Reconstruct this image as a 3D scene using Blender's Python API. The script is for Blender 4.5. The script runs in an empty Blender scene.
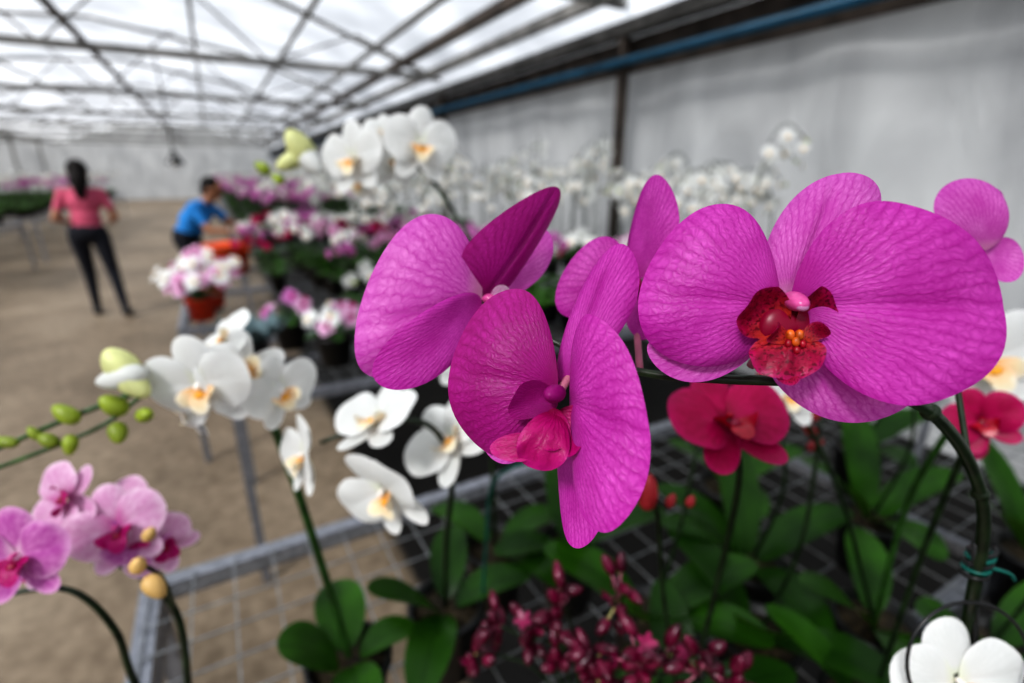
import bpy, math, random
import numpy as np
from mathutils import Vector, Matrix
random.seed(7); rng=np.random.default_rng(7)
col=bpy.context.scene.collection
V=lambda *a: np.array(a,dtype=float)
def nrm(v):
    v=np.array(v,dtype=float); l=np.linalg.norm(v); return v/l if l>1e-9 else v
# greenhouse axes: s = across (to the right wall), t = along the aisle
def G(s,t,z): return V(.873*s-.488*t,.488*s+.873*t,z)

# ------------------------------------------------------------------ materials
def newmat(name):
    m=bpy.data.materials.new(name); m.use_nodes=True
    nt=m.node_tree; nt.nodes.clear()
    out=nt.nodes.new('ShaderNodeOutputMaterial')
    return m,nt,out
def N(nt,t,**kw):
    n=nt.nodes.new(t)
    for k,v in kw.items(): setattr(n,k,v)
    return n
def setin(n,d):
    for k,v in d.items(): n.inputs[k].default_value=v
def mixc(nt,f,a,b,mode='MIX'):
    n=nt.nodes.new('ShaderNodeMix'); n.data_type='RGBA'; n.blend_type=mode
    for idx,val in ((0,f),(6,a),(7,b)):
        if hasattr(val,'node'): nt.links.new(val,n.inputs[idx])
        else: n.inputs[idx].default_value=val if idx==0 else (*val[:3],1)
    return n.outputs[2]
def math_(nt,op,a,b=None,c=None):
    n=nt.nodes.new('ShaderNodeMath'); n.operation=op
    for i,val in enumerate((a,b,c)):
        if val is None: continue
        if hasattr(val,'node'): nt.links.new(val,n.inputs[i])
        else: n.inputs[i].default_value=val
    return n.outputs[0]
def ramp(nt,f,stops):
    n=nt.nodes.new('ShaderNodeValToRGB'); cr=n.color_ramp
    while len(cr.elements)<len(stops): cr.elements.new(.5)
    for e,(p,c) in zip(cr.elements,stops):
        e.position=p; e.color=(*c,1) if len(c)==3 else c
    nt.links.new(f,n.inputs[0]); return n.outputs[0]
def simple(name,c,rough=.5,metal=0,noise=.15,scale=30,bump=.0,transl=0,spec=.5):
    m,nt,out=newmat(name)
    p=N(nt,'ShaderNodeBsdfPrincipled'); setin(p,{'Roughness':rough,'Metallic':metal,'Specular IOR Level':spec})
    tc=N(nt,'ShaderNodeTexCoord'); nz=N(nt,'ShaderNodeTexNoise'); setin(nz,{'Scale':scale,'Detail':4})
    nt.links.new(tc.outputs['Object'],nz.inputs['Vector'])
    d=[x*(1-noise*1.6) for x in c]; l=[min(1,x*(1+noise)) for x in c]
    cc=ramp(nt,nz.outputs[0],[(.3,d),(.7,l)])
    nt.links.new(cc,p.inputs['Base Color'])
    if bump:
        b=N(nt,'ShaderNodeBump'); setin(b,{'Strength':bump,'Distance':.01}); nt.links.new(nz.outputs[0],b.inputs['Height']); nt.links.new(b.outputs[0],p.inputs['Normal'])
    if transl:
        t=N(nt,'ShaderNodeBsdfTranslucent'); nt.links.new(cc,t.inputs[0]); mx=N(nt,'ShaderNodeMixShader'); mx.inputs[0].default_value=transl
        nt.links.new(p.outputs[0],mx.inputs[1]); nt.links.new(t.outputs[0],mx.inputs[2]); nt.links.new(mx.outputs[0],out.inputs[0])
    else: nt.links.new(p.outputs[0],out.inputs[0])
    return m
def petalmat(name,dark,light,edge,basec,transl=.3,veins=46,vamt=1.0,rough=.42,basew=.18,bump=.25,netw=.4,spots=None,bmin=.35):
    m,nt,out=newmat(name)
    uv=N(nt,'ShaderNodeUVMap',uv_map='UVMap'); uv2=N(nt,'ShaderNodeUVMap',uv_map='loc')
    s1=N(nt,'ShaderNodeSeparateXYZ'); s2=N(nt,'ShaderNodeSeparateXYZ')
    nt.links.new(uv.outputs[0],s1.inputs[0]); nt.links.new(uv2.outputs[0],s2.inputs[0])
    u,v=s1.outputs[0],s1.outputs[1]; x,y=s2.outputs[0],s2.outputs[1]
    nz=N(nt,'ShaderNodeTexNoise'); setin(nz,{'Scale':6,'Detail':4}); nt.links.new(uv2.outputs[0],nz.inputs['Vector'])
    wob=math_(nt,'MULTIPLY',math_(nt,'SUBTRACT',nz.outputs[0],.5),3.2)
    uu=math_(nt,'ADD',math_(nt,'MULTIPLY',u,float(veins)),wob)
    vv=math_(nt,'MULTIPLY',v,float(veins)*.22)
    cb=N(nt,'ShaderNodeCombineXYZ'); nt.links.new(uu,cb.inputs[0]); nt.links.new(vv,cb.inputs[1])
    vo=N(nt,'ShaderNodeTexVoronoi',feature='DISTANCE_TO_EDGE'); setin(vo,{'Scale':1.0,'Randomness':1.0}); nt.links.new(cb.outputs[0],vo.inputs['Vector'])
    net=ramp(nt,vo.outputs['Distance'],[(0.0,(0,0,0)),(.35,(1,1,1))])
    sn=math_(nt,'SINE',math_(nt,'MULTIPLY',uu,3.14159*.5))
    sn=math_(nt,'POWER',math_(nt,'ABSOLUTE',sn),.7)
    fn=N(nt,'ShaderNodeTexNoise'); setin(fn,{'Scale':60,'Detail':2}); nt.links.new(uv2.outputs[0],fn.inputs['Vector'])
    cellm=math_(nt,'ADD',math_(nt,'MULTIPLY',net,netw),math_(nt,'MULTIPLY',sn,.8-netw))
    cellm=math_(nt,'MULTIPLY',math_(nt,'ADD',cellm,math_(nt,'MULTIPLY',fn.outputs[0],.3)),vamt)
    n2=N(nt,'ShaderNodeTexNoise'); setin(n2,{'Scale':2.4,'Detail':2}); nt.links.new(uv2.outputs[0],n2.inputs['Vector'])
    blot=ramp(nt,n2.outputs[0],[(.3,(bmin,)*3),(.7,(1,1,1))])
    f=math_(nt,'MULTIPLY',cellm,blot)
    c=mixc(nt,f,dark,light)
    ef=ramp(nt,v,[(.84,(0,0,0)),(1.0,(1,1,1))]); c=mixc(nt,math_(nt,'MULTIPLY',ef,.45),c,edge)
    bf=ramp(nt,y,[(0,(1,1,1)),(basew,(0,0,0))]); c=mixc(nt,math_(nt,'MULTIPLY',bf,.85),c,basec)
    if spots:
        sv=N(nt,'ShaderNodeTexNoise'); setin(sv,{'Scale':14,'Detail':2}); nt.links.new(uv2.outputs[0],sv.inputs['Vector'])
        sf=ramp(nt,sv.outputs[0],[(.54,(0,0,0)),(.62,(1,1,1))]); c=mixc(nt,math_(nt,'MULTIPLY',sf,.8),c,spots)
    p=N(nt,'ShaderNodeBsdfPrincipled'); setin(p,{'Roughness':rough,'Specular IOR Level':.3})
    nt.links.new(c,p.inputs['Base Color'])
    b=N(nt,'ShaderNodeBump'); setin(b,{'Strength':bump,'Distance':.0006}); nt.links.new(cellm,b.inputs['Height']); nt.links.new(b.outputs[0],p.inputs['Normal'])
    t=N(nt,'ShaderNodeBsdfTranslucent'); nt.links.new(c,t.inputs[0])
    mx=N(nt,'ShaderNodeMixShader'); mx.inputs[0].default_value=transl
    nt.links.new(p.outputs[0],mx.inputs[1]); nt.links.new(t.outputs[0],mx.inputs[2]); nt.links.new(mx.outputs[0],out.inputs[0])
    return m
MT={}
MT['mag']=petalmat('magenta_petal',(.36,.004,.25),(.74,.13,.60),(.46,.015,.34),(.38,.01,.24),veins=78,bump=.45)
MT['magdark']=petalmat('magenta_petal_deep',(.25,.002,.13),(.50,.03,.33),(.36,.01,.20),(.30,.01,.14),veins=78,bump=.45)
MT['maglight']=petalmat('magenta_sepal',(.46,.025,.34),(.80,.27,.68),(.56,.08,.46),(.75,.40,.55),veins=64,bump=.4)
MT['crim']=petalmat('crimson_lip',(.18,.0,.025),(.46,.006,.08),(.50,.015,.20),(.58,.07,.015),veins=26,rough=.32,transl=.15,basew=.5,spots=(.09,.0,.012),bump=.5)
MT['lipm']=petalmat('magenta_lip',(.28,.0,.09),(.50,.01,.20),(.44,.01,.22),(.24,.0,.05),veins=20,rough=.34,transl=.15,bump=.5)
MT['orange']=simple('lip_callus_orange',(.58,.12,.015),.35,scale=400,noise=.4)
MT['yellow']=simple('lip_callus_yellow',(.78,.36,.02),.35,scale=300)
MT['colm']=simple('column_pink',(.62,.10,.32),.3,scale=300,transl=.15)
MT['colw']=simple('column_white',(.85,.8,.75),.4,scale=200)
MT['white']=petalmat('white_petal',(.70,.71,.69),(.84,.84,.83),(.86,.86,.85),(.72,.75,.58),transl=.3,vamt=.8,bump=.15)
MT['whlip']=petalmat('white_lip',(.78,.66,.42),(.86,.82,.7),(.85,.83,.78),(.75,.3,.02),veins=14,transl=.2,basew=.75)
MT['pale']=petalmat('pale_pink_petal',(.58,.24,.46),(.84,.66,.78),(.86,.72,.80),(.55,.08,.34),transl=.3,veins=24,basew=.3)
MT['purp']=petalmat('purple_pink_petal',(.36,.035,.29),(.70,.34,.60),(.80,.55,.72),(.8,.6,.7),transl=.25,veins=22)
MT['redp']=petalmat('crimson_petal',(.28,.0,.05),(.52,.006,.13),(.50,.01,.16),(.18,.0,.02),transl=.25,veins=30)
MT['redlip']=simple('deep_red_lip',(.32,.0,.02),.35,scale=200)
MT['dkred']=simple('deep_red_center',(.26,.0,.04),.35,scale=200)
MT['burg']=simple('burgundy_bud',(.10,.002,.025),.3,scale=60,noise=.5)
MT['burgl']=simple('burgundy_petal',(.22,.01,.07),.35,scale=60,noise=.5,transl=.15)
MT['stem']=simple('flower_stem_green',(.03,.085,.015),.4,scale=60,noise=.4)
MT['stemd']=simple('flower_stem_dark',(.014,.028,.010),.35,scale=60,noise=.5)
MT['ped']=simple('pedicel_pale',(.50,.45,.20),.5,scale=90)
MT['pedp']=simple('pedicel_pink',(.45,.15,.22),.5,scale=90)
MT['bud']=simple('green_bud',(.30,.38,.04),.4,scale=50,noise=.25,transl=.15)
MT['budw']=simple('cream_bud',(.72,.74,.36),.45,scale=40,noise=.2,transl=.2)
MT['budt']=simple('tan_bud',(.55,.36,.14),.5,scale=40,noise=.2)
MT['budr']=simple('red_bud',(.34,.02,.03),.4,scale=60,noise=.3)
MT['clip']=simple('teal_plant_clip',(.0,.10,.08),.4,scale=40)
MT['bark']=simple('bark_moss',(.035,.025,.012),.95,scale=120,noise=.8,bump=.8)
MT['pot']=simple('black_plastic_pot',(.012,.012,.013),.4,scale=20)
MT['potr']=simple('red_plastic_pot',(.62,.05,.012),.4,scale=20)
MT['wire']=simple('black_wire',(.012,.012,.012),.3,scale=20)
def leafmat():
    m,nt,out=newmat('orchid_leaf')
    uv2=N(nt,'ShaderNodeUVMap',uv_map='loc'); s2=N(nt,'ShaderNodeSeparateXYZ'); nt.links.new(uv2.outputs[0],s2.inputs[0])
    tc=N(nt,'ShaderNodeTexCoord'); nz=N(nt,'ShaderNodeTexNoise'); setin(nz,{'Scale':14,'Detail':3}); nt.links.new(tc.outputs['Object'],nz.inputs[0])
    oi=N(nt,'ShaderNodeObjectInfo')
    c=ramp(nt,nz.outputs[0],[(.3,(.010,.040,.003)),(.7,(.042,.135,.010))])
    c=mixc(nt,math_(nt,'MULTIPLY',oi.outputs['Random'],.6),c,(.008,.030,.005))
    mid=math_(nt,'ABSOLUTE',math_(nt,'SUBTRACT',s2.outputs[0],.5))
    mf=ramp(nt,mid,[(0,(1,1,1)),(.035,(0,0,0))]); c=mixc(nt,math_(nt,'MULTIPLY',mf,.6),c,(.004,.015,.003))
    p=N(nt,'ShaderNodeBsdfPrincipled'); setin(p,{'Roughness':.34,'Specular IOR Level':.28}); nt.links.new(c,p.inputs['Base Color'])
    t=N(nt,'ShaderNodeBsdfTranslucent'); nt.links.new(mixc(nt,.4,c,(.14,.34,.01)),t.inputs[0]); mx=N(nt,'ShaderNodeMixShader'); mx.inputs[0].default_value=.22
    nt.links.new(p.outputs[0],mx.inputs[1]); nt.links.new(t.outputs[0],mx.inputs[2]); nt.links.new(mx.outputs[0],out.inputs[0])
    return m
MT['leaf']=leafmat()
MT['steel']=simple('galvanized_steel',(.26,.27,.30),.42,metal=.6,scale=60,noise=.2)
MT['steelw']=simple('wire_mesh_zinc',(.26,.27,.28),.4,metal=.5,scale=60,noise=.2)
MT['beam']=simple('painted_roof_steel',(.20,.195,.185),.6,scale=6,noise=.3)
MT['beamd']=simple('weathered_beam_and_shade_strip',(.07,.055,.045),.7,scale=6,noise=.4)
MT['blue']=simple('blue_irrigation_pipe',(.010,.09,.16),.4,scale=6)
MT['orangetub']=simple('orange_plastic_tub',(.75,.10,.02),.4,scale=6)
MT['skin']=simple('skin',(.33,.16,.09),.5,scale=30,noise=.1)
MT['hair']=simple('dark_hair',(.010,.007,.006),.6,scale=90,noise=.5,spec=.2)
MT['pinkshirt']=simple('pink_tshirt',(.50,.10,.17),.85,scale=40,noise=.2)
MT['jeans']=simple('dark_jeans',(.010,.011,.018),.9,scale=60,noise=.4)
MT['blueshirt']=simple('blue_tshirt',(.02,.20,.50),.85,scale=40,noise=.2)
MT['shoe']=simple('dark_shoe',(.02,.018,.018),.6,scale=30)
MT['eye']=simple('eye_dark',(.02,.015,.01),.2,scale=30)
MT['lips']=simple('lips',(.35,.10,.08),.5,scale=30)

# ------------------------------------------------------------------ mesh builder
class MB:
    def __init__(s): s.v=[]; s.f=[]; s.mi=[]; s.uv=[]; s.uv2=[]; s.n=0; s.mats=[]
    def mid(s,m):
        if m not in s.mats: s.mats.append(m)
        return s.mats.index(m)
    def add(s,verts,faces,mat,uv=None,uv2=None,M=None):
        verts=np.asarray(verts,float)
        if M is not None: verts=verts@M[:3,:3].T+M[:3,3]
        k=len(verts); s.v.append(verts)
        s.uv.append(uv if uv is not None else np.zeros((k,2))+.5)
        s.uv2.append(uv2 if uv2 is not None else np.zeros((k,2))+.5)
        i=s.mid(mat)
        for f in faces: s.f.append([a+s.n for a in f]); s.mi.append(i)
        s.n+=k
    def petal(s,B,T,L,R,mat,k=.9,n=20,m=6,bow=0,ruf=0,rn=5,ph=0,groove=0,curl=0,pt=0,M=None):
        B,T,L,R=[np.asarray(q,float) for q in (B,T,L,R)]
        A=T-B; ym=.5**k; L_=L-(B+ym*A); R_=R-(B+ym*A); H1=(R_-L_)/2; H2=(R_+L_)/2
        Nn=nrm(np.cross(H1,A)); 
        sz=np.linalg.norm(A)
        tau=np.linspace(.06,2*math.pi-.06,n+1); rr=np.linspace(1/m,1,m)
        bx=np.sin(tau); by=((1-np.cos(tau))/2)**k
        bx=-bx # tau small -> left side
        if pt: bx=bx*(1-pt*np.clip(by-.5,0,1)*1.2*(by))
        X=rr[:,None]*bx[None,:]; Y=rr[:,None]*by[None,:]; RR=np.repeat(rr[:,None],n+1,1); TT=np.repeat(tau[None,:],m,0)
        d=bow*sz*4*Y*(1-Y)+ruf*sz*RR**3*np.sin(rn*TT+ph)*np.clip(Y*1.6,0,1)-groove*sz*np.exp(-(X/.09)**2)*np.clip(Y*(1.05-Y)*4,0,1)+curl*sz*(X**2+.6*np.clip(Y-.4,0,1)**2)*RR**2
        P=B+Y[...,None]*A+X[...,None]*H1+(X**2)[...,None]*H2+d[...,None]*Nn
        P=np.concatenate([B[None],P.reshape(-1,3)])
        uv=np.concatenate([[[.5,0]],np.stack([TT/(2*math.pi),RR],-1).reshape(-1,2)])
        uv2=np.concatenate([[[.5,0]],np.stack([X*.5+.5,Y],-1).reshape(-1,2)])
        F=[]
        for j in range(n): F.append([0,1+j,2+j])
        for i in range(m-1):
            a=1+i*(n+1); b=a+n+1
            for j in range(n): F.append([a+j,b+j,b+j+1,a+j+1])
        s.add(P,F,mat,uv,uv2,M)
    def tube(s,pts,r,mat,seg=8,M=None,caps=True,smooth=0):
        pts=np.asarray(pts,float)
        if smooth:
            q=[];n=len(pts)
            for i in range(n-1):
                p0=pts[max(i-1,0)];p1=pts[i];p2=pts[i+1];p3=pts[min(i+2,n-1)]
                for t in np.linspace(0,1,smooth,endpoint=False):
                    q.append(.5*((2*p1)+(-p0+p2)*t+(2*p0-5*p1+4*p2-p3)*t*t+(-p0+3*p1-3*p2+p3)*t**3))
            q.append(pts[-1]); 
            if not np.isscalar(r): r=np.interp(np.linspace(0,1,len(q)),np.linspace(0,1,n),r)
            pts=np.array(q)
        n=len(pts); rad=np.full(n,r) if np.isscalar(r) else np.asarray(r,float)
        ref=V(0,0,1); vs=[]; prev=None
        for i in range(n):
            t=nrm(pts[min(i+1,n-1)]-pts[max(i-1,0)])
            if prev is None:
                a=np.cross(t,ref if abs(t[2])<.9 else V(1,0,0)); a=nrm(a)
            else: a=nrm(prev-t*np.dot(prev,t))
            prev=a; b=np.cross(t,a)
            for j in range(seg):
                an=2*math.pi*j/seg+math.pi/4; vs.append(pts[i]+rad[i]*(a*math.cos(an)+b*math.sin(an)))
        F=[]
        for i in range(n-1):
            for j in range(seg):
                k=(j+1)%seg; F.append([i*seg+j,i*seg+k,(i+1)*seg+k,(i+1)*seg+j])
        if caps: F.append(list(range(seg))[::-1]); F.append([ (n-1)*seg+j for j in range(seg)])
        s.add(vs,F,mat,M=M)
    def ell(s,c,ax,mat,nu=12,nv=8,M=None,taper=0):
        c=np.asarray(c,float); ax=np.asarray(ax,float)
        if ax.ndim==1: ax=np.diag(ax)
        vs=[];F=[]
        for i in range(nv+1):
            th=math.pi*i/nv; z=-math.cos(th); w=math.sin(th)*(1-taper*(z+1)/2)
            for j in range(nu):
                a=2*math.pi*j/nu; vs.append(c+ax[0]*w*math.cos(a)+ax[1]*w*math.sin(a)+ax[2]*z)
        for i in range(nv):
            for j in range(nu):
                k=(j+1)%nu; F.append([i*nu+j,i*nu+k,(i+1)*nu+k,(i+1)*nu+j])
        s.add(vs,F,mat,M=M)
    def bud(s,c,d,l,w,mat,M=None):
        d=nrm(d); a=nrm(np.cross(d,V(.3,.1,1))); b=np.cross(d,a)
        s.ell(c,[a*w,b*w,d*l],mat,10,8,M,taper=.35)
    def lathe(s,c,prof,mat,seg=20,M=None):
        vs=[];F=[];c=np.asarray(c,float)
        for r,z in prof:
            for j in range(seg):
                a=2*math.pi*j/seg; vs.append(c+V(r*math.cos(a),r*math.sin(a),z))
        for i in range(len(prof)-1):
            for j in range(seg):
                k=(j+1)%seg; F.append([i*seg+j,i*seg+k,(i+1)*seg+k,(i+1)*seg+j])
        s.add(vs,F,mat,M=M)
    def box(s,p0,p1,w,h,mat,up=(0,0,1)):
        p0=np.asarray(p0,float);p1=np.asarray(p1,float); t=nrm(p1-p0)
        up=np.asarray(up,float)
        if abs(np.dot(t,up))>.98: up=V(.488,-.873,0)
        a=nrm(np.cross(t,up))*w/2; b=nrm(np.cross(a,t))*h/2
        vs=[p+x*a+y*b for p in (p0,p1) for x,y in ((-1,-1),(1,-1),(1,1),(-1,1))]
        s.add(vs,[[0,3,2,1],[4,5,6,7],[0,1,5,4],[1,2,6,5],[2,3,7,6],[3,0,4,7]],mat)
    def obj(s,name,parent=None,smooth=True,loc=None,rot=None):
        me=bpy.data.meshes.new(name)
        vv=np.concatenate(s.v); me.from_pydata(vv.tolist(),[],s.f)
        for m in s.mats: me.materials.append(MT[m] if isinstance(m,str) else m)
        me.polygons.foreach_set('material_index',s.mi)
        li=np.zeros(len(me.loops),int); me.loops.foreach_get('vertex_index',li)
        for nm,src in (('UVMap',s.uv),('loc',s.uv2)):
            a=np.concatenate(src); l=me.uv_layers.new(name=nm); l.data.foreach_set('uv',a[li].astype(np.float32).ravel())
        if smooth: me.polygons.foreach_set('use_smooth',[True]*len(me.polygons))
        me.update(); o=bpy.data.objects.new(name,me); col.objects.link(o)
        if parent: o.parent=parent
        if loc is not None: o.location=loc
        if rot is not None: o.rotation_euler=rot
        return o
def empty(name,loc=(0,0,0)):
    e=bpy.data.objects.new(name,None); e.empty_display_size=.1; col.objects.link(e); return e
def frame(pos,F,U=(0,0,1),s=1.0,roll=0):
    F=nrm(F); R=nrm(np.cross(U,F)); U2=np.cross(F,R)
    if roll: R,U2=R*math.cos(roll)+U2*math.sin(roll),-R*math.sin(roll)+U2*math.cos(roll)
    M=np.eye(4); M[:3,0]=R*s; M[:3,1]=U2*s; M[:3,2]=F*s; M[:3,3]=pos; return M

STY={'white':('white','white','whlip','yellow','colw'),'mag':('mag','maglight','crim','orange','colm'),
 'pale':('pale','pale','lipm','dkred','colm'),'purp':('purp','purp','lipm','dkred','colm'),'red':('redp','redp','redlip','dkred','redlip')}
def flower(mb,pos,F,U,size,sty,hi=1,roll=0,open_=0.0):
    """Phalaenopsis flower: 3 sepals behind, 2 broad petals, three-lobed lip and column."""
    p,sp,lip,cal,cl=STY[sty]; M=frame(pos,F,U,size/2,roll)
    n,m=(22,6) if hi else (9,3); j=lambda: random.uniform(-.05,.05)
    f=open_
    mb.petal((0,.08,-.04),(j(),1.0,-.02+f*.5),(-.36,.55,-.06+f*.3),(.36,.55,-.06+f*.3),sp,n=n,m=m,bow=.05,curl=-.10,M=M)
    for q in (-1,1):
        mb.petal((.04*q,-.08,-.04),(.45*q,-.88+j(),0+f*.5),((-.0 if q>0 else -.62),-.50,-.06+f*.3),((.62 if q>0 else .0),-.50,-.06+f*.3),sp,n=n,m=m,bow=.04,curl=-.08,M=M)
    for q in (-1,1):
        a=(.5*q-.02*q,.66+j(),.06+f*.35); b=(.50*q,-.50+j(),.08+f*.35)
        L,R=(a,b) if q>0 else (b,a)
        mb.petal((.03*q,.03,.0),(1.0*q,.12+j(),.04+f*.8),L,R,p,k=.85,n=n+4 if hi else n,m=m,bow=.08,ruf=.03 if hi else 0,rn=4,ph=random.random()*6,groove=.02,curl=-.08,M=M)
    nn,mm=(12,4) if hi else (6,2)
    mb.petal((0,-.08,.05),(0,-.50,.32),(-.20,-.28,.2),(.20,-.28,.2),lip,k=.9,n=nn,m=mm,bow=-.15,M=M)
    for q in (-1,1):
        a=(.28*q,.02,.22); b=(.10*q,-.26,.30)
        L,R=(a,b) if q>0 else (b,a)
        mb.petal((.03*q,-.06,.06),(.28*q,-.14,.42),L,R,lip,n=nn,m=mm,bow=-.2,M=M)
    mb.ell((0,-.15,.18),(.10,.07,.06),cal,8,5,M)
    mb.ell((0,.03,.10),[[.06,0,0],[0,.05,0],[0,-.02,.11]],cl,8,6,M)

def leaf(mb,base,ang,L,w,rise=.5,droop=.5,n=14,m=8):
    d=V(math.cos(ang),math.sin(ang),0); sd=V(-math.sin(ang),math.cos(ang),0)
    B=np.asarray(base,float); T=B+d*L*math.cos(rise)+V(0,0,L*math.sin(rise)-droop*L)
    mid=(B+T)/2+V(0,0,droop*L*.35)
    mb.petal(B,T,mid+sd*w/2+V(0,0,w*.12)-V(0,0,droop*L*.35),mid-sd*w/2+V(0,0,w*.12)-V(0,0,droop*L*.35),'leaf',k=.9,n=n,m=m,bow=droop*.35,M=None)
def pot(mb,c,r=.06,h=.12,mat='pot'):
    mb.lathe(c,[(0,0),(r*.72,0),(r*.95,h*.9),(r*1.05,h*.9),(r*1.05,h),(r*.93,h),(r*.9,h*.86),(0,h*.9)],mat,18)
    mb.lathe(c,[(r*.9,h*.88),(r*.5,h*.96),(0,h*1.0)],'bark',12)
BZ=.762
# ------------------------------------------------------------------ room shell
fl,nt,out=newmat('packed_earth_floor')
tc=N(nt,'ShaderNodeTexCoord'); nz=N(nt,'ShaderNodeTexNoise'); setin(nz,{'Scale':1.2,'Detail':8,'Roughness':.6}); nt.links.new(tc.outputs['Object'],nz.inputs[0])
c=ramp(nt,nz.outputs[0],[(.3,(.090,.066,.042)),(.5,(.19,.145,.10)),(.72,(.28,.225,.165))])
nz2=N(nt,'ShaderNodeTexNoise'); setin(nz2,{'Scale':18,'Detail':6}); nt.links.new(tc.outputs['Object'],nz2.inputs[0])
c=mixc(nt,.3,c,ramp(nt,nz2.outputs[0],[(.35,(.07,.055,.04)),(.65,(.30,.25,.19))]))
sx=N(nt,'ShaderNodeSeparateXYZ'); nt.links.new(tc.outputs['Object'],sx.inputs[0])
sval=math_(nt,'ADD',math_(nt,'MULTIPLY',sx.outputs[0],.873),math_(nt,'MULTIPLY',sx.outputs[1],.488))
bench_shade=ramp(nt,math_(nt,'ADD',math_(nt,'MULTIPLY',sval,.5),math_(nt,'MULTIPLY',nz2.outputs[0],.03)),[(.22,(0,0,0)),(.25,(1,1,1))])
c=mixc(nt,bench_shade,c,(.009,.008,.007))  # floor right of the aisle near-black: shade under the benches painted in
p=N(nt,'ShaderNodeBsdfPrincipled'); setin(p,{'Roughness':.6,'Specular IOR Level':.3}); nt.links.new(c,p.inputs[0])
b=N(nt,'ShaderNodeBump'); setin(b,{'Strength':.3,'Distance':.02}); nt.links.new(nz2.outputs[0],b.inputs['Height']); nt.links.new(b.outputs[0],p.inputs['Normal']); nt.links.new(p.outputs[0],out.inputs[0])
def quad(name,pts,mat):
    mb=MB(); mb.add(pts,[[0,1,2,3]],mat); return mb.obj(name,smooth=False)
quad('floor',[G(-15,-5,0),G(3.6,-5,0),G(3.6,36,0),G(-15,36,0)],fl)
rm,nt,out=newmat('translucent_roof_sheet')
tc=N(nt,'ShaderNodeTexCoord'); nz=N(nt,'ShaderNodeTexNoise'); setin(nz,{'Scale':.9,'Detail':6}); nt.links.new(tc.outputs['Object'],nz.inputs[0])
c=ramp(nt,nz.outputs[0],[(.3,(.40,.41,.43)),(.7,(.74,.75,.77))])
tr=N(nt,'ShaderNodeBsdfTransparent'); nt.links.new(c,tr.inputs[0]); tl=N(nt,'ShaderNodeBsdfTranslucent'); nt.links.new(c,tl.inputs[0])
mx=N(nt,'ShaderNodeMixShader'); mx.inputs[0].default_value=.36; nt.links.new(tr.outputs[0],mx.inputs[1]); nt.links.new(tl.outputs[0],mx.inputs[2]); nt.links.new(mx.outputs[0],out.inputs[0])
prof=[(3.3,2.72),(1.5,3.45),(-.2,3.85),(-1.8,3.98),(-3.4,3.85),(-5.1,3.45),(-6.6,2.9),(-8.1,3.45),(-9.8,3.85),(-11.4,3.98),(-13,3.85),(-15,3.2)]
mb=MB(); vs=[];F=[]
for s_,z_ in prof: vs+= [G(s_,-5,z_),G(s_,36,z_)]
for i in range(len(prof)-1): F.append([2*i,2*i+1,2*i+3,2*i+2])
mb.add(vs,F,rm); mb.obj('ceiling',smooth=False)
wf,nt,out=newmat('white_side_curtain')
tc=N(nt,'ShaderNodeTexCoord'); mp=N(nt,'ShaderNodeMapping'); setin(mp,{'Rotation':(0,0,-.51),'Scale':(1,1,.35)}); nt.links.new(tc.outputs['Object'],mp.inputs[0])
nz=N(nt,'ShaderNodeTexNoise'); setin(nz,{'Scale':2.2,'Detail':4,'Distortion':.6}); nt.links.new(mp.outputs[0],nz.inputs[0])
c=ramp(nt,nz.outputs[0],[(.3,(.42,.42,.42)),(.7,(.60,.60,.59))])
p=N(nt,'ShaderNodeBsdfPrincipled'); setin(p,{'Roughness':.8,'Specular IOR Level':.2}); nt.links.new(c,p.inputs[0])
b=N(nt,'ShaderNodeBump'); setin(b,{'Strength':.8,'Distance':.10}); nt.links.new(nz.outputs[0],b.inputs['Height']); nt.links.new(b.outputs[0],p.inputs['Normal'])
t=N(nt,'ShaderNodeBsdfTranslucent'); nt.links.new(c,t.inputs[0]); mx=N(nt,'ShaderNodeMixShader'); mx.inputs[0].default_value=.3
nt.links.new(p.outputs[0],mx.inputs[1]); nt.links.new(t.outputs[0],mx.inputs[2]); nt.links.new(mx.outputs[0],out.inputs[0])
def curtain(name,a,b,z0,z1,nx,nz_,off):
    mb=MB(); a=np.array(a);b=np.array(b); vs=[];F=[]
    for i in range(nx+1):
        for k in range(nz_+1):
            q=a+(b-a)*i/nx; z=z0+(z1-z0)*k/nz_; d=off*(math.sin(i*.45+.9*math.sin(k*.3))*.6+.8*math.sin(i*.17+k*.25)+.4*math.sin(k*.6-i*.8))
            vs.append(G(q[0],q[1],z)+V(.873,.488,0)*d*(1 if abs(a[0]-b[0])<.1 else 0))
    for i in range(nx):
        for k in range(nz_): F.append([i*(nz_+1)+k,(i+1)*(nz_+1)+k,(i+1)*(nz_+1)+k+1,i*(nz_+1)+k+1])
    mb.add(vs,F,wf); return mb.obj(name)
curtain('wall_right',(3.37,-5),(3.37,36),0,2.5,480,14,.024)
curtain('wall_far',(-15,36),(3.3,36),0,4.0,20,4,0)
curtain('wall_left',(-15,-5),(-15,36),0,1.2,60,4,.02)
TR=[-.3+4.05*i for i in range(0,9)]
TE=35.6
mb=MB()
mb.box(G(3.2,-4.9,2.62),G(3.2,TE,2.62),.14,.10,'beam'); mb.box(G(2.95,-4.9,2.82),G(2.95,TE,2.82),.07,.10,'beam')
mb.box(G(2.6,-4.9,2.95),G(2.6,TE,2.95),.08,.10,'beamd'); mb.box(G(3.27,-4.9,2.43),G(3.27,TE,2.43),.04,.26,'beamd')  # second box: dark strip standing in for the shadow band under the pipe
mb.box(G(2.2,-4.9,3.08),G(2.2,TE,3.08),.05,.06,'beam')
mb.obj('eave_beam_and_shade_strip',smooth=False)
mb=MB(); mb.tube([G(3.08,-4.9,2.35),G(3.08,TE,2.35)],.034,'blue',10); mb.obj('blue_water_pipe')
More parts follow.
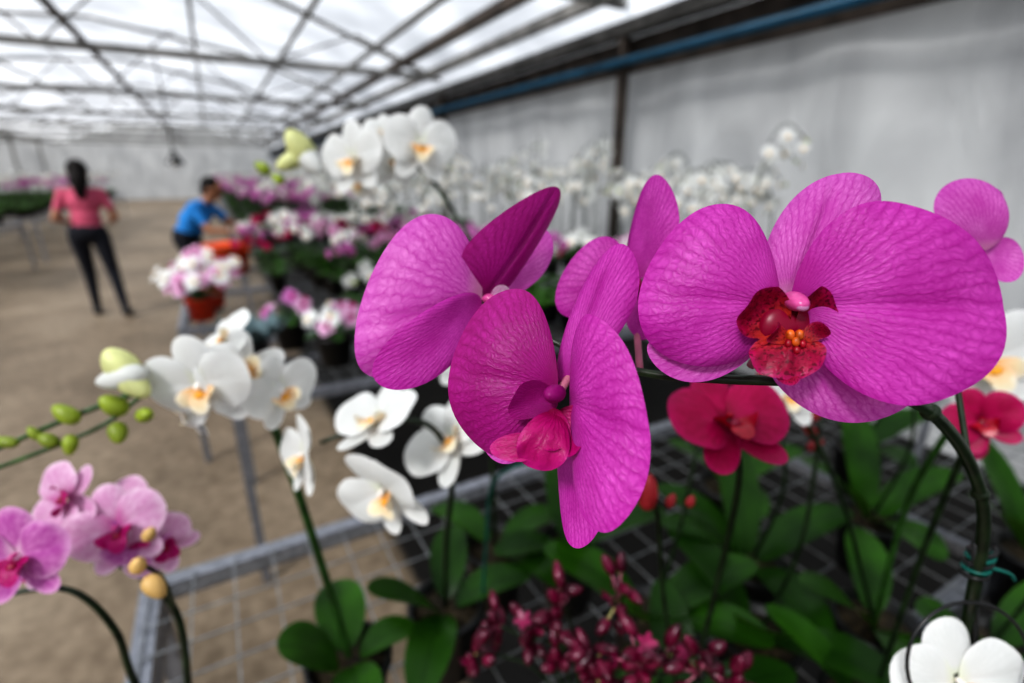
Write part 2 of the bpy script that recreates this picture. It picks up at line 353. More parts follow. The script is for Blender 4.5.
mb=MB()
def roofz(s_):
    return float(np.interp(-s_,[-q[0] for q in prof],[q[1] for q in prof]))
for t_ in TR:
    mb.box(G(3.15,t_,2.80),G(-15,t_,2.80),.08,.08,'beam')
    ss=np.linspace(3.1,-14.8,9)
    for a_,b_ in zip(ss[:-1],ss[1:]):
        mb.box(G(a_,t_,roofz(a_)-.03),G(b_,t_,roofz(b_)-.03),.05,.05,'beam')
        mb.box(G(a_,t_,2.80),G((a_+b_)/2,t_,roofz((a_+b_)/2)-.03),.02,.02,'beamd')
        mb.box(G(b_,t_,2.80),G((a_+b_)/2,t_,roofz((a_+b_)/2)-.03),.02,.02,'beamd')
mb.obj('roof_truss',smooth=False)
mb=MB()
for s_ in (1.4,.1,-1.8,-3.6,-5.2,-8.2,-10,-11.4,-13):
    mb.box(G(s_,-4.9,roofz(s_)-.05),G(s_,TE,roofz(s_)-.05),.05,.05,'beam')
mb.box(G(-1.0,-4.9,2.86),G(-1.0,TE,2.86),.05,.05,'beamd'); mb.box(G(-6.6,-4.9,2.86),G(-6.6,TE,2.86),.2,.08,'beam')
mb.obj('roof_purlin',smooth=False)
for i,t_ in enumerate(TR):
    mb=MB(); mb.box(G(3.17,t_,0),G(3.17,t_,2.56),.07,.07,'beamd'); mb.obj('support_post',smooth=False)
    if t_>5:
        mb=MB(); mb.box(G(-6.6,t_,0),G(-6.6,t_,2.85),.08,.08,'beam'); mb.obj('roof_column',smooth=False)
mb=MB(); hp=V(-6.15,9.9,0)
mb.tube([hp+V(0,0,3.6),hp+V(0,0,1.85)],.012,'wire',6); mb.lathe(hp+V(0,0,1.62),[(.16,0),(.15,.03),(.06,.16),(.04,.24),(0,.25)],'wire',16); mb.ell(hp+V(0,0,1.64),(.05,.05,.07),'colw'); mb.obj('hanging_lamp')

# ------------------------------------------------------------------ benches
def bench(s0,s1,t0,t1,cell=.07):
    e=empty('plant_bench'); z=.75; mb=MB(); w=.035
    for a,b in (((s0,t0),(s1,t0)),((s0,t1),(s1,t1)),((s0,t0),(s0,t1)),((s1,t0),(s1,t1)),((s0,(t0+t1)/2),(s1,(t0+t1)/2))):
        mb.box(G(a[0],a[1],z-w/2),G(b[0],b[1],z-w/2),w,w,'steel')
    nx=max(2,int(round((s1-s0)/1.5)))
    for i in range(nx+1):
        s_=s0+(s1-s0)*i/nx
        for t_ in (t0,t1): mb.box(G(s_,t_,0),G(s_,t_,z),.03,.03,'steel')
        mb.box(G(s_,t0,z-.08),G(s_,t1,z-.08),.025,.03,'steel')
    mb.obj('bench_frame',e,smooth=False); mb=MB()
    for s_ in np.arange(s0,s1,cell): mb.box(G(s_,t0,z+.003),G(s_,t1,z+.003),.0026,.0026,'steelw')
    for t_ in np.arange(t0,t1,cell): mb.box(G(s0,t_,z+.006),G(s1,t_,z+.006),.0026,.0026,'steelw')
    mb.obj('wire_mesh_top',e,smooth=False)
bench(-.22,3.0,-.5,1.02); bench(-.05,3.0,1.85,2.6); bench(-.25,3.0,2.95,4.75)
for t_ in (5.8,8.2,10.6,13,15.4,18,21): bench(.15,3.0,t_,t_+1.6,.1)
for t_ in (9,11.6,14.2,17,20): bench(-5.4,-2.7,t_,t_+1.9,.12)

# ------------------------------------------------------------------ background plants (instanced variants)
def variant(name,sty,H=.55,nf=9,nst=2,potm='pot',fs=(.062,.078)):
    mb=MB(); pot(mb,(0,0,0),.055,.11,potm)
    for i in range(5):
        a=i*1.25+random.random()*.5; leaf(mb,(.01*math.cos(a),.01*math.sin(a),.11),a,random.uniform(.14,.2),.055,.6,.35,10,3)
    for q in range(nst):
        a=random.uniform(0,6.28); d=V(math.cos(a),math.sin(a),0); H2=H*random.uniform(.85,1.05)
        pts=[V(0,0,.11),V(0,0,.11)+d*.02+V(0,0,H2*.5),d*.05+V(0,0,.11+H2*.85),d*.13+V(0,0,.11+H2),d*.24+V(0,0,.08+H2*.93)]
        mb.tube(pts,.0028,'stemd',5,smooth=4)
        for i in range(nf):
            t=i/(nf-1); c0=d*(.04+.19*t)+V(0,0,.11+H2*(.80+.2*math.sin(t*2.4)-.05))
            sd=nrm(np.cross(d,V(0,0,1)))*(1 if i%2 else -1)
            pos=c0+sd*.035+V(0,0,-.01*i*.3)+V(*[random.uniform(-.012,.012) for _ in range(3)])
            F=nrm(sd*.6+d*random.uniform(-.2,1)+V(random.uniform(-.4,.4),random.uniform(-.4,.4),.05))
            flower(mb,pos,F,(0,0,1),random.uniform(*fs),sty,hi=0)
        mb.bud(pts[-1],d,.012,.008,'bud')
    o=mb.obj(name); me=o.data; bpy.data.objects.remove(o); return me
VT=[variant('tall_white_orchid_mesh','white',H=h,nf=6,nst=2,fs=(.06,.08)) for h in (.74,.56,.84,.64)]+[variant('tall_white_orchid_mesh','white',H=.6,nf=6,nst=1,fs=(.06,.08))]
VW=[variant('white_orchid_mesh','white',nf=7,fs=(.065,.08)) for _ in range(3)]
VP=[variant('pink_orchid_mesh','purp',H=.5,nf=7) for _ in range(2)]+[variant('pale_orchid_mesh','pale',H=.45,nf=7)]
VLO=[variant('short_white_orchid_mesh','white',H=.3,nf=6,nst=2),variant('short_pale_orchid_mesh','pale',H=.3,nf=6,nst=2),variant('short_pink_orchid_mesh','purp',H=.33,nf=6,nst=2),variant('short_red_orchid_mesh','red',H=.3,nf=5,nst=1)]
VL=[]
for k_ in range(3):
    mb=MB(); pot(mb,(0,0,0),.055,.11)
    for i in range(6):
        a=i*1.05+random.random()*.5; leaf(mb,(.01*math.cos(a),.01*math.sin(a),.11),a,random.uniform(.16,.24),.065,.7,.35,12,4)
    o=mb.obj('leafy'); VL.append(o.data); bpy.data.objects.remove(o)
allrows=empty('orchid_rows')
def rows(name,meshes,s0,s1,t0,t1,ds,dt,jit=.03,prob=1,sc=(.9,1.12)):
    e=allrows
    for s_ in np.arange(s0,s1,ds):
        for t_ in np.arange(t0,t1,dt):
            if random.random()>prob: continue
            g=G(s_+random.uniform(-jit,jit),t_+random.uniform(-jit,jit),BZ-.003)
            o=bpy.data.objects.new(name,random.choice(meshes)); col.objects.link(o); o.parent=e
            o.location=g; o.rotation_euler=(0,0,random.uniform(0,6.28)); k=random.uniform(*sc); o.scale=(k,k,k)
rows('white_orchid',VT,2.0,2.9,1.95,2.55,.22,.22,prob=.85)
rows('white_orchid',VT,1.85,2.9,3.1,4.7,.26,.25,prob=.85)
rows('white_orchid',VT,1.5,2.9,5.9,7.3,.28,.28)
rows('mixed_orchid',VP+VW*2,.45,1.4,5.9,7.3,.2,.2)
rows('leafy_orchid_pot',VL+VLO,.60,1.9,1.98,2.55,.21,.2,prob=.9)
rows('leafy_orchid_pot',VL+VLO*2+VW,.60,1.6,3.1,4.7,.21,.21,prob=.95)
rows('short_orchid_pot',VLO,.30,.55,3.6,4.7,.22,.24,prob=.9)
for i,t_ in enumerate((8.2,10.6,13,15.4,18,21)):
    rows('mixed_orchid',(VW*2+VP) if i%2 else (VP*2+VW),.3,1.5,t_+.1,t_+1.5,.24,.24)
    rows('white_orchid',VT,1.65,2.9,t_+.1,t_+1.5,.28,.28)
for i,t_ in enumerate((9,11.6,14.2,17,20)):
    rows('mixed_orchid',VP+VW+VL,-5.3,-2.8,t_+.1,t_+1.8,.3,.3)

# ------------------------------------------------------------------ hero magenta spray
hero=empty('magenta_moth_orchid'); ROT=(math.radians(71.63),0,0)
k3=1e-3
def hp_(mb,B,T,L,R,mat,**kw):
    kw.setdefault('n',64); kw.setdefault('m',28)
    mb.petal(*[np.array(q)*k3 for q in (B,T,L,R)],mat,**kw)
# front-facing bloom (local millimetres, z towards its face)
mb=MB()
hp_(mb,(5,4,-4),(30,53,-15),(3.5,30,-11),(43,37,-10),'maglight',k=.9,bow=.06,curl=-.12,groove=.025)
hp_(mb,(-1,-6,-5),(-41,-13,-17),(-22,-25,-12),(-22,-6,-15),'maglight',bow=.03)
hp_(mb,(3,-4,-3),(38,-37,-3),(47,-13,-1),(6,-29,-7),'maglight',k=.9,bow=.06,curl=-.06,groove=.02)
hp_(mb,(0,2,0),(-46,6,-9),(-25,-19.0,-7),(-16.5,39,-7),'mag',k=.8,bow=.11,ruf=.022,rn=5,groove=.03,curl=-.10)
hp_(mb,(3,2,1),(61,0,18),(26,34,12),(31,-30,14),'mag',k=.82,bow=.13,ruf=.024,rn=5,ph=2,groove=.035,curl=-.08)
mb.ell(V(1,-5,2)*k3,V(9.5,8.5,4)*k3,'crim',24,14)
hp_(mb,(0,-7,5),(-4,-22.5,12),(-14.5,-15,7),(9.5,-15,9),'crim',n=44,m=16,bow=-.10,ruf=.05,rn=6,groove=.05)
hp_(mb,(-1,-7,5),(-14.5,4,10),(-16,-8,8),(-4,5.5,12),'crim',n=44,m=16,bow=-.25,ruf=.05,curl=.15)
hp_(mb,(3,-7,5),(12,3.5,10),(5,5.5,12),(14,-8,8),'crim',n=44,m=16,bow=-.25,ruf=.05,curl=.15)
hp_(mb,(-1,-10,9),(-8,-6,14),(-8,-11,12),(-4,-5,12),'crim',n=28,m=10,bow=-.3)
hp_(mb,(2,-10,9),(8,-6,14),(4,-5,12),(8,-10,12),'crim',n=28,m=10,bow=-.3)
hp_(mb,(0,-13,9),(-4,-24,14),(-7.5,-19,11),(1.5,-19,12),'crim',n=28,m=10,bow=.12,pt=.3)
for (a,b_,c_,r1,mt) in ((-1.5,-8,9.2,1.4,'orange'),(1.5,-8,9.2,1.4,'orange'),(0,-10.2,9.8,1.3,'orange'),(-2.4,-10.8,9.6,1.1,'redlip'),(2.3,-11,9.6,1.1,'redlip'),(0,-13,10.2,1.1,'redlip')):
    mb.ell(V(a,b_,c_)*k3,V(r1,r1*1.3,r1)*k3,mt,12,8)
mb.ell(V(1.5,3,7)*k3,[[3.6e-3,0,0],[0,3.2e-3,0],[0,-1.5e-3,5.5e-3]],'colm',18,12); mb.ell(V(1.5,0.8,11)*k3,V(2,1.4,1.4)*k3,'pale',12,8)
mb.tube(np.array([(3,0,-3),(6,-6,-16),(2,-20,-26)])*k3,.0017,'pedp',8,smooth=6)
mb.obj('bloom_front',hero,loc=(.0916,.1693,1.4545),rot=ROT)
# centre bloom, turned to its left
mb=MB()
hp_(mb,(5.2,4,-8),(28,60,-24),(9,35,-19),(33,38,-13),'mag',bow=.05,k=.85,curl=-.08,groove=.02,pt=.4)
hp_(mb,(5,-11,-4),(8.7,-54.4,-5),(1,-36,-8),(17,-35,0),'mag',k=.85,bow=.06,curl=.05)
hp_(mb,(-1.3,-9.7,-6),(-27,-12.3,-15),(-16,-25,-10),(-15,-6.3,-15),'maglight',bow=.05)
hp_(mb,(2,4,-2),(-38.4,9,-13),(-19,-22,-10),(-12,40.6,-15),'magdark',k=.8,bow=.13,ruf=.02,rn=5,groove=.025,curl=-.10)
hp_(mb,(5.5,.3,2),(26,-8,29),(13.5,29,13),(12.5,-38,20),'mag',k=.85,bow=.13,ruf=.02,groove=.035,curl=-.07)
hp_(mb,(1,-4,4),(-9,-21,10),(-12,-11,7),(3,-19,8),'lipm',n=28,m=10,bow=-.25,ruf=.04)
hp_(mb,(1,-2,4),(-13,4,9),(-13,-7,8),(-4,6,11),'magdark',n=24,m=10,bow=-.2,ruf=.03)
hp_(mb,(2,-3,4),(7,-15,14),(9,-2,12),(-1,-13,13),'lipm',n=24,m=10,bow=-.2)
hp_(mb,(-2,-14,6),(-22,-16,6),(-11,-20,9),(-12,-11,5),'lipm',n=24,m=10,bow=.1)
mb.ell(V(0,3,8)*k3,[[3.6e-3,0,0],[0,3.2e-3,0],[-2e-3,0,6e-3]],'magdark',16,12)
hp_(mb,(0,-2,6),(-2,-15,14),(-6,-8,11),(5,-8,12),'lipm',n=28,m=12,bow=.35,groove=.08)
mb.tube(np.array([(3,3,-4),(8,10,-14),(6,16,-22)])*k3,.0016,'pedp',8,smooth=6)
mb.obj('bloom_centre',hero,loc=(.0144,.1643,1.4238),rot=ROT)
# left bloom, seen from its side
mb=MB()
hp_(mb,(1.3,2.4,-12),(29.4,38.5,-30),(6.7,30.9,-22),(27.5,14,-25),'maglight',bow=.03)
hp_(mb,(.2,1.3,-5),(33.3,51.8,-5),(-8,25,5),(19,21.7,-20),'magdark',k=.9,bow=.04,pt=.4,groove=.03)
hp_(mb,(-1,.2,-2),(-52.8,-13.5,16),(-36,-34,4),(-25.6,36.5,5),'maglight',k=.85,bow=.13,ruf=.02,groove=.025,curl=-.08)
hp_(mb,(-.8,-1,3),(-43.2,-32.8,24),(-18.3,-33.1,16),(-23.8,-7,21),'mag',k=.9,bow=.09,curl=-.07)
hp_(mb,(2,-1,0),(12,2,2),(6,-4,2),(7,6,4),'pale',n=20,m=8,bow=-.2); mb.ell(V(3,0,1)*k3,V(4,2.4,2.6)*k3,'colm',14,10)
hp_(mb,(0,-2,0),(10,-22,-6),(-2,-14,-2),(10,-10,-6),'maglight',bow=.05)
mb.obj('bloom_left',hero,loc=(-.0126,.2243,1.4456),rot=ROT)
mb=MB()
hp_(mb,(.2,-.3,-5),(-36.2,-7.6,-10),(-15.2,-17.3,-10),(-14.2,21.7,-10),'mag',bow=.08,groove=.02)
hp_(mb,(1,2,-6),(22,26,-10),(7.7,20,-10),(19,8,-10),'maglight',bow=.04)
hp_(mb,(0,0,0),(9.2,47.9,4),(-3.4,23,0),(19,23,0),'mag',bow=.06,curl=.08,pt=.3)
hp_(mb,(0,0,0),(3.8,-28.1,5),(-4.7,-16.4,0),(7.3,-15.2,4),'mag',bow=.05)
mb.ell(V(0,-3,4)*k3,V(3,4,4)*k3,'lipm',14,10)
mb.obj('bloom_back',hero,loc=(.0572,.2369,1.4517),rot=ROT)
mb=MB()
hp_(mb,(4.9,5.4,-2),(14.3,-16,2),(-2.1,-7.7,0),(19.3,2.5,0),'maglight',bow=.12,curl=-.1)
hp_(mb,(-2,-1,0),(-11.6,34.9,5),(-29,17,5),(8,19,5),'maglight',k=.9,bow=.14,curl=-.12)
hp_(mb,(0,0,-3),(8,33,-4),(-12,18,-4),(20,18,-6),'maglight',k=.9,bow=-.12)
mb.obj('bloom_right',hero,loc=(.2387,.2614,1.4622),rot=ROT)
mb=MB()
st=[(.33,.285,.86),(.325,.275,1.0),(.3115,.2644,1.154),(.2785,.2449,1.2538),(.2581,.2349,1.3192),(.2316,.2277,1.361),(.1919,.2128,1.3953),(.1545,.1973,1.4122),(.1125,.1848,1.422),(.0833,.1898,1.4212),(.055,.2047,1.4183),(.0225,.2273,1.4229),(-.0107,.2432,1.439)]
mb.tube(st,[.004,.004,.0038,.0034,.0031,.003,.0028,.0025,.0022,.002,.0018,.0016,.0014],'stemd',10,smooth=8)
mb.tube([(.0572,.2369,1.4517),(.06,.24,1.435),(.055,.2047,1.4183)],.0016,'pedp',8,smooth=6)
mb.tube([(.2387,.2614,1.4622),(.232,.262,1.43),(.2316,.2277,1.361)],.0014,'stemd',8,smooth=6)
for p_ in ((.1919,.2128,1.3953),(.2485,.2325,1.338)): mb.ell(p_,(.0042,.0042,.0042),'stemd')
mb.obj('flower_stem',hero)
mb=MB()
mb.tube([(.338,.285,.80),(.30,.25,1.2),(.262,.239,1.30)],.0018,'wire',6)
for q in range(5): 
    z=1.272+q*.004; mb.tube([V(.272+.006*math.cos(a),.243+.006*math.sin(a),z+.001*a) for a in np.linspace(0,6.28,12)],.0013,'clip' if q%2 else 'wire',6)
mb.tube([(.272,.238,1.285),(.284,.236,1.282),(.290,.237,1.276)],.0012,'clip',6,smooth=4)
mb.obj('stake_and_clip',hero)
mb=MB(); pot(mb,(.33,.285,BZ),.06,.12); 
for i in range(4): leaf(mb,(.33,.285,.88),i*1.6+.5,.16,.06,.5,.4)
mb.obj('pot_and_leaves',hero)

# ------------------------------------------------------------------ plant helper
def plant(name,potc,stems=(),flowers=(),buds=(),leaves=(),potm='pot',stm='stem',r=.055):
    e=empty(name); mb=MB(); pot(mb,(potc[0],potc[1],BZ),r,.12,potm); mb.obj('pot',e)
    if leaves:
        mb=MB()
        for (a,L,w,rise,dr) in leaves: leaf(mb,(potc[0]+.012*math.cos(a),potc[1]+.012*math.sin(a),BZ+.115),a,L,w,rise,dr,24,10)
        mb.obj('leaves',e)
    if stems:
        mb=MB()
        for s_ in stems: mb.tube(s_[0],s_[1],s_[2] if len(s_)>2 else stm,8,smooth=6)
        mb.obj('stems',e)
    for f in flowers:
        mb=MB(); flower(mb,f[0],f[1],(0,.1,1),f[2],f[3],1,f[4] if len(f)>4 else 0,f[5] if len(f)>5 else 0); mb.obj('flower',e)
    if buds:
        mb=MB()
        for (c_,d_,l_,w_,m_) in buds: mb.bud(c_,d_,l_,w_,m_)
        mb.obj('buds',e)
    return e
plant('white_moth_orchid',(-.22,.52),
 stems=[([(-.22,.52,.86),(-.2218,.5204,.9095),(-.2325,.505,1.0535),(-.2385,.4785,1.1957),(-.248,.4565,1.2882),(-.29,.445,1.318),(-.3323,.4325,1.3114),(-.3833,.405,1.297),(-.4357,.392,1.276),(-.47,.385,1.262)],[.005,.005,.0048,.0045,.004,.0034,.003,.0024,.002,.0015]),
        ([(-.3323,.4325,1.3114),(-.36,.41,1.288),(-.40,.395,1.272),(-.45,.385,1.255)],.002)],
 flowers=[((-.2803,.4256,1.3183),(.05,-.97,-.1),.095,'white',.15),((-.2266,.4596,1.2974),(.75,-.6,-.1),.078,'white',.3,.1),((-.278,.47,1.345),(-.4,-.5,.6),.07,'white',1.),((-.252,.445,1.320),(.6,-.7,.3),.08,'white',2.5),((-.305,.44,1.288),(-.6,-.7,-.2),.065,'white',1.2)],
 buds=[((-.3369,.4112,1.3422),(-.3,-.1,.7),.017,.016,'budw'),((-.333,.405,1.333),(-.6,-.1,-.1),.021,.013,'white'),((-.325,.405,1.328),(.4,-.1,-.3),.018,.013,'budw'),((-.342,.40,1.3096),(-.4,-.3,.6),.012,.0105,'bud'),((-.3154,.3977,1.3014),(.4,-.3,.2),.010,.008,'bud'),((-.3833,.398,1.3023),(-.5,0,.4),.012,.009,'bud'),((-.3988,.3909,1.281),(-.5,0,.3),.009,.007,'bud'),((-.3386,.3928,1.2868),(.2,-.3,-.3),.010,.009,'bud'),((-.3798,.3896,1.277),(0,-.2,-.5),.009,.007,'bud'),((-.4357,.3904,1.2794),(-.6,0,.1),.011,.006,'bud'),((-.41,.392,1.287),(-.3,0,.5),.007,.005,'bud')],
 leaves=[(3.6,.11,.08,.9,.2),(5.2,.12,.06,.5,.4),(2.0,.13,.07,.5,.3),(.4,.10,.05,.6,.4)])
plant('white_moth_orchid',(-.10,.607),
 stems=[([(-.10,.607,.87),(-.09,.58,1.02),(-.07,.52,1.17),(-.085,.475,1.25),(-.13,.46,1.262),(-.19,.45,1.245)],[.004,.004,.0035,.003,.0025,.002],'stemd'),([(-.045,.62,.87),(-.035,.57,1.02),(-.02,.53,1.15),(.045,.50,1.20)],.0022,'clip')],
 flowers=[((-.2012,.4396,1.2373),(-.75,-.65,.15),.082,'white',.2,.3),((-.1309,.4503,1.2696),(-.35,-.35,.85),.092,'white',.4,.25),((-.1191,.4116,1.2167),(-.35,-.9,-.2),.098,'white',.6,.3),((-.0666,.4887,1.2263),(-.45,-.55,.7),.105,'white',1.1,.25),((-.06,.55,1.30),(.3,-.8,.3),.075,'white')],
 buds=[((-.045,.50,1.235),(.2,-.1,-.6),.012,.009,'budw'),((-.118,.52,1.315),(.1,-.1,.6),.014,.011,'bud')],
 leaves=[(3.9,.17,.07,.9,.15),(4.6,.14,.065,.3,.3),(.3,.14,.06,.5,.3),(1.6,.15,.06,.6,.3)])
D=V(0,0,-.022)
plant('striped_pink_orchid',(-.36,.38),
 stems=[([(-.36,.38,.87),(-.368,.369,1.026),(-.3567,.3548,1.109),(-.3712,.3422,1.1664),(-.42,.3326,1.1688),(-.47,.32,1.15)],[.0035,.0033,.003,.0026,.002,.0018],'stemd'),
        ([(-.35,.38,.87),(-.3164,.3694,1.0259),(-.3028,.3605,1.1261),(-.3283,.3557,1.175),(-.3626,.346,1.2093),(-.36,.35,1.23)],[.0035,.0033,.003,.0026,.0022,.002],'stemd'),
        ([(-.3028,.3605,1.1261),(-.28,.33,1.19),(-.2776,.31,1.2229)],.0015,'stemd')],
 flowers=[(V(-.3545,.2998,1.2609)+D,(.15,-.95,.25),.072,'purp',.1),(V(-.3257,.3525,1.2338)+D*.6,(.3,-.85,.4),.076,'pale',.3),(V(-.3025,.3625,1.1954),(.7,-.65,.0),.06,'pale',.8),(V(-.372,.3615,1.262)+D,(-.2,-.8,.5),.07,'pale',2),(V(-.3872,.335,1.205),(-.2,-.9,.1),.06,'pale',.4),(V(-.335,.37,1.25)+D,(.1,-.6,.7),.055,'pale',1),((-.44,.32,1.135),(0,-.9,.3),.04,'purp'),((-.315,.355,1.21),(.5,-.7,.4),.05,'purp',.8)],
 buds=[((-.265,.3032,1.2074),(.4,-.1,-.5),.0105,.0085,'budt'),((-.2776,.3083,1.2229),(.2,-.1,.4),.008,.007,'budt'),((-.29,.34,1.225),(.3,0,.4),.007,.006,'budt')],
 leaves=[(3,.14,.06,.4,.4),(4.5,.13,.05,.5,.4),(1,.10,.05,.5,.4)])
plant('tall_white_orchid',(-.03,.74),
 stems=[([(-.03,.74,.87),(-.035,.72,1.2),(-.0506,.70,1.3851),(-.078,.7192,1.4435),(-.1204,.735,1.50),(-.1667,.7717,1.5088),(-.2175,.77,1.50),(-.26,.775,1.515)],[.004,.004,.0035,.003,.0028,.0025,.002,.002],'stemd')],
 flowers=[((-.2175,.7438,1.5175),(-.35,-.9,.1),.10,'white',.1),((-.1204,.718,1.5336),(.35,-.85,.1),.098,'white',-.1),((-.1667,.7717,1.515),(.5,-.7,0),.08,'white'),((-.225,.80,1.485),(-.5,-.7,-.2),.07,'white'),((-.175,.76,1.552),(.2,-.7,.5),.06,'white')],
 buds=[((-.298,.768,1.533),(-.3,-.2,.6),.026,.022,'budw'),((-.285,.765,1.515),(.3,-.2,-.3),.028,.018,'white'),((-.31,.765,1.515),(-.6,-.2,-.3),.024,.015,'budw'),((-.36,.78,1.505),(-.4,0,.3),.012,.010,'bud'),((-.34,.78,1.49),(-.4,0,.3),.010,.008,'bud')],
 leaves=[(2.5,.16,.06,.5,.4),(5.5,.16,.06,.5,.4),(0.5,.16,.06,.5,.4)])
plant('crimson_orchid',(.205,.44),
 stems=[([(.205,.44,.87),(.205,.41,1.1),(.185,.36,1.26),(.16,.335,1.315),(.1519,.3353,1.325)],[.003,.003,.0028,.0022,.002],'stemd'),([(.205,.44,.87),(.15,.40,1.1),(.125,.37,1.22),(.1116,.3597,1.2405)],.0022,'stemd')],
 flowers=[((.1519,.3253,1.333),(.05,-.55,.83),.088,'red',.1,.15)],
 buds=[((.1116,.3597,1.2505),(0,0,1),.017,.010,'budr'),((.135,.37,1.235),(.2,0,.6),.007,.005,'budr'),((.16,.39,1.22),(.2,0,.6),.006,.005,'budr')],
 leaves=[(1.6,.17,.055,.9,.2),(4.9,.16,.06,.6,.3),(0.2,.16,.06,.6,.3),(3,.12,.06,.6,.3)])
plant('crimson_orchid',(.44,.455),
 stems=[([(.44,.455,.87),(.43,.44,1.1),(.40,.40,1.26),(.388,.385,1.30)],.0028,'stemd')],
 flowers=[((.385,.3783,1.3066),(-.5,-.8,.3),.055,'red',.5,.3),((.40,.40,1.285),(.3,-.85,.3),.05,'red',2.,.2)],
 leaves=[(2.6,.17,.055,.8,.2),(4.4,.16,.06,.6,.3),(0.2,.16,.06,.6,.3)])
plant('white_moth_orchid',(.53,.58),
 stems=[([(.53,.58,.87),(.50,.55,1.1),(.47,.49,1.25),(.4619,.4788,1.32)],.0035,'stem'),([(.53,.58,.87),(.42,.55,1.1),(.33,.53,1.24),(.2986,.51,1.27)],.003,'stemd')],
 flowers=[((.4619,.4688,1.3252),(-.1,-.95,.1),.12,'white',.4),((.2986,.5039,1.2721),(-.1,-.9,.3),.07,'white'),((.52,.50,1.29),(.1,-.9,.1),.09,'white')],
 leaves=[(3.4,.2,.07,.8,.2),(4.4,.18,.06,.6,.3),(1.2,.18,.06,.6,.3)])
e=plant('burgundy_mini_orchid',(.085,.43),leaves=[(3.3,.10,.06,.6,.3),(.3,.14,.06,.9,.1),(5.0,.12,.06,.5,.3)])
mb=MB()
heads=[(.105,.395,1.123),(-.0129,.421,1.0424),(.0469,.3765,1.067),(.165,.3374,1.0984),(.1125,.3402,1.1068),(.0488,.4076,1.0974),(.02,.40,1.06),(.14,.36,1.08),(.075,.36,1.08),(.19,.33,1.09),(-.04,.40,1.03),(.09,.35,1.06)]
for h in heads:
    h=V(*h); mb.tube([V(.085,.43,.88),(V(.085,.43,.95)+h)/2,h],.0015,'stemd',6,smooth=5)
    for q in range(9):
        d=nrm(rng.normal(size=3)+V(0,-.2,.7)); p2=h+d*random.uniform(.010,.026)+V(0,0,random.uniform(-.03,.01))
        mb.tube([h+V(0,0,-.02),p2],.0010,random.choice(['pedp','ped','stem','pedp']),5)
        if random.random()<.88: mb.bud(p2,d,random.uniform(.0085,.013),random.uniform(.006,.0082),'burg')
        else:
            Mx=frame(p2,d,(0,.1,1),.010)
            for a in range(5):
                an=a*1.2566; c_,s_=math.cos(an),math.sin(an)
                mb.petal((0,0,0),(c_,s_,.2),(c_*.5-s_*.3,s_*.5+c_*.3,.1),(c_*.5+s_*.3,s_*.5-c_*.3,.1),'burgl',n=8,m=3,M=Mx)
mb.obj('bud_sprays',e)
e=empty('hooped_white_orchid'); mb=MB(); flower(mb,(.2725,.232,1.204),(-.1,-.95,.3),(0,.1,1),.078,'white',1,.2); mb.obj('flower',e)
mb=MB(); c0=V(.268,.226,1.226); R_=V(1,0,0);U_=V(0,.3,.954)
mb.tube([c0+.036*(R_*math.cos(a)+U_*math.sin(a)) for a in np.linspace(0,2*math.pi,36)],.0011,'wire',6); mb.tube([c0-.036*U_,V(.31,.30,1.0),V(.325,.42,.80)],.0015,'wire',6,smooth=4)
mb.tube([(.2725,.236,1.204),(.30,.29,1.1),(.32,.425,.87)],.0025,'stemd',6,smooth=5); mb.obj('wire_hoop',e)
mb=MB(); pot(mb,(.325,.425,BZ),.048,.11); mb.obj('pot',e)
for (x_,y_,ls) in [(.10,.735,[(4.7,.17,.06,.9,.15),(3.6,.16,.06,.6,.3),(.3,.2,.07,.5,.3),(1.7,.2,.06,.9,.2)]),
                   (.204,.589,[(4.5,.20,.075,.9,.1),(2.8,.2,.08,.7,.25),(.2,.2,.07,.7,.3),(5.7,.18,.07,.6,.3)]),
                   (.40,.70,[(3.4,.24,.07,.8,.25),(4.8,.2,.07,.5,.3),(.2,.22,.07,.7,.3),(1.6,.24,.07,1.0,.1),(2.6,.22,.07,.8,.3)]),
                   (.682,.818,[(3.2,.24,.08,.9,.25),(4.6,.2,.07,.6,.3),(.2,.22,.07,.7,.3),(1.6,.24,.07,1.1,.1)]),
                   (.829,1.076,[(3.2,.22,.08,.9,.25),(4.6,.2,.07,.6,.3),(.2,.22,.07,.7,.3)]),
                   (.35,.56,[(4.2,.20,.07,.9,.1),(5.4,.2,.07,.6,.3),(2.4,.22,.07,.9,.3)]),
                   (.90,.72,[(3.2,.22,.08,.9,.25),(4.6,.2,.07,.6,.3),(.2,.22,.07,.7,.3),(1.9,.22,.07,1.0,.1)]),
                   (.45,.92,[(3.2,.20,.07,.9,.25),(4.6,.2,.07,.6,.3),(.2,.2,.07,.7,.3),(1.9,.2,.07,1.0,.1)]),
                   (.66,.54,[(3.4,.2,.07,.8,.25),(4.8,.2,.07,.5,.3),(.2,.22,.07,.7,.3)])]:
    st=[([(x_,y_,.87),(x_+.02,y_-.02,1.05),(x_+random.uniform(-.05,.05),y_,1.22)],.0028,'stemd')] if random.random()<.8 else []
    bd=[]
    if st: q=st[0][0][-1]; bd=[((q[0]+random.uniform(-.01,.01),q[1],q[2]-.02*i),(.5*(-1)**i,0,.4),.011,.008,random.choice(['budr','bud'])) for i in range(3)]
    plant('leafy_orchid',(x_,y_),stems=st,leaves=ls,buds=bd)
def loc(s_,t_): return G(s_,t_,0)[:2]
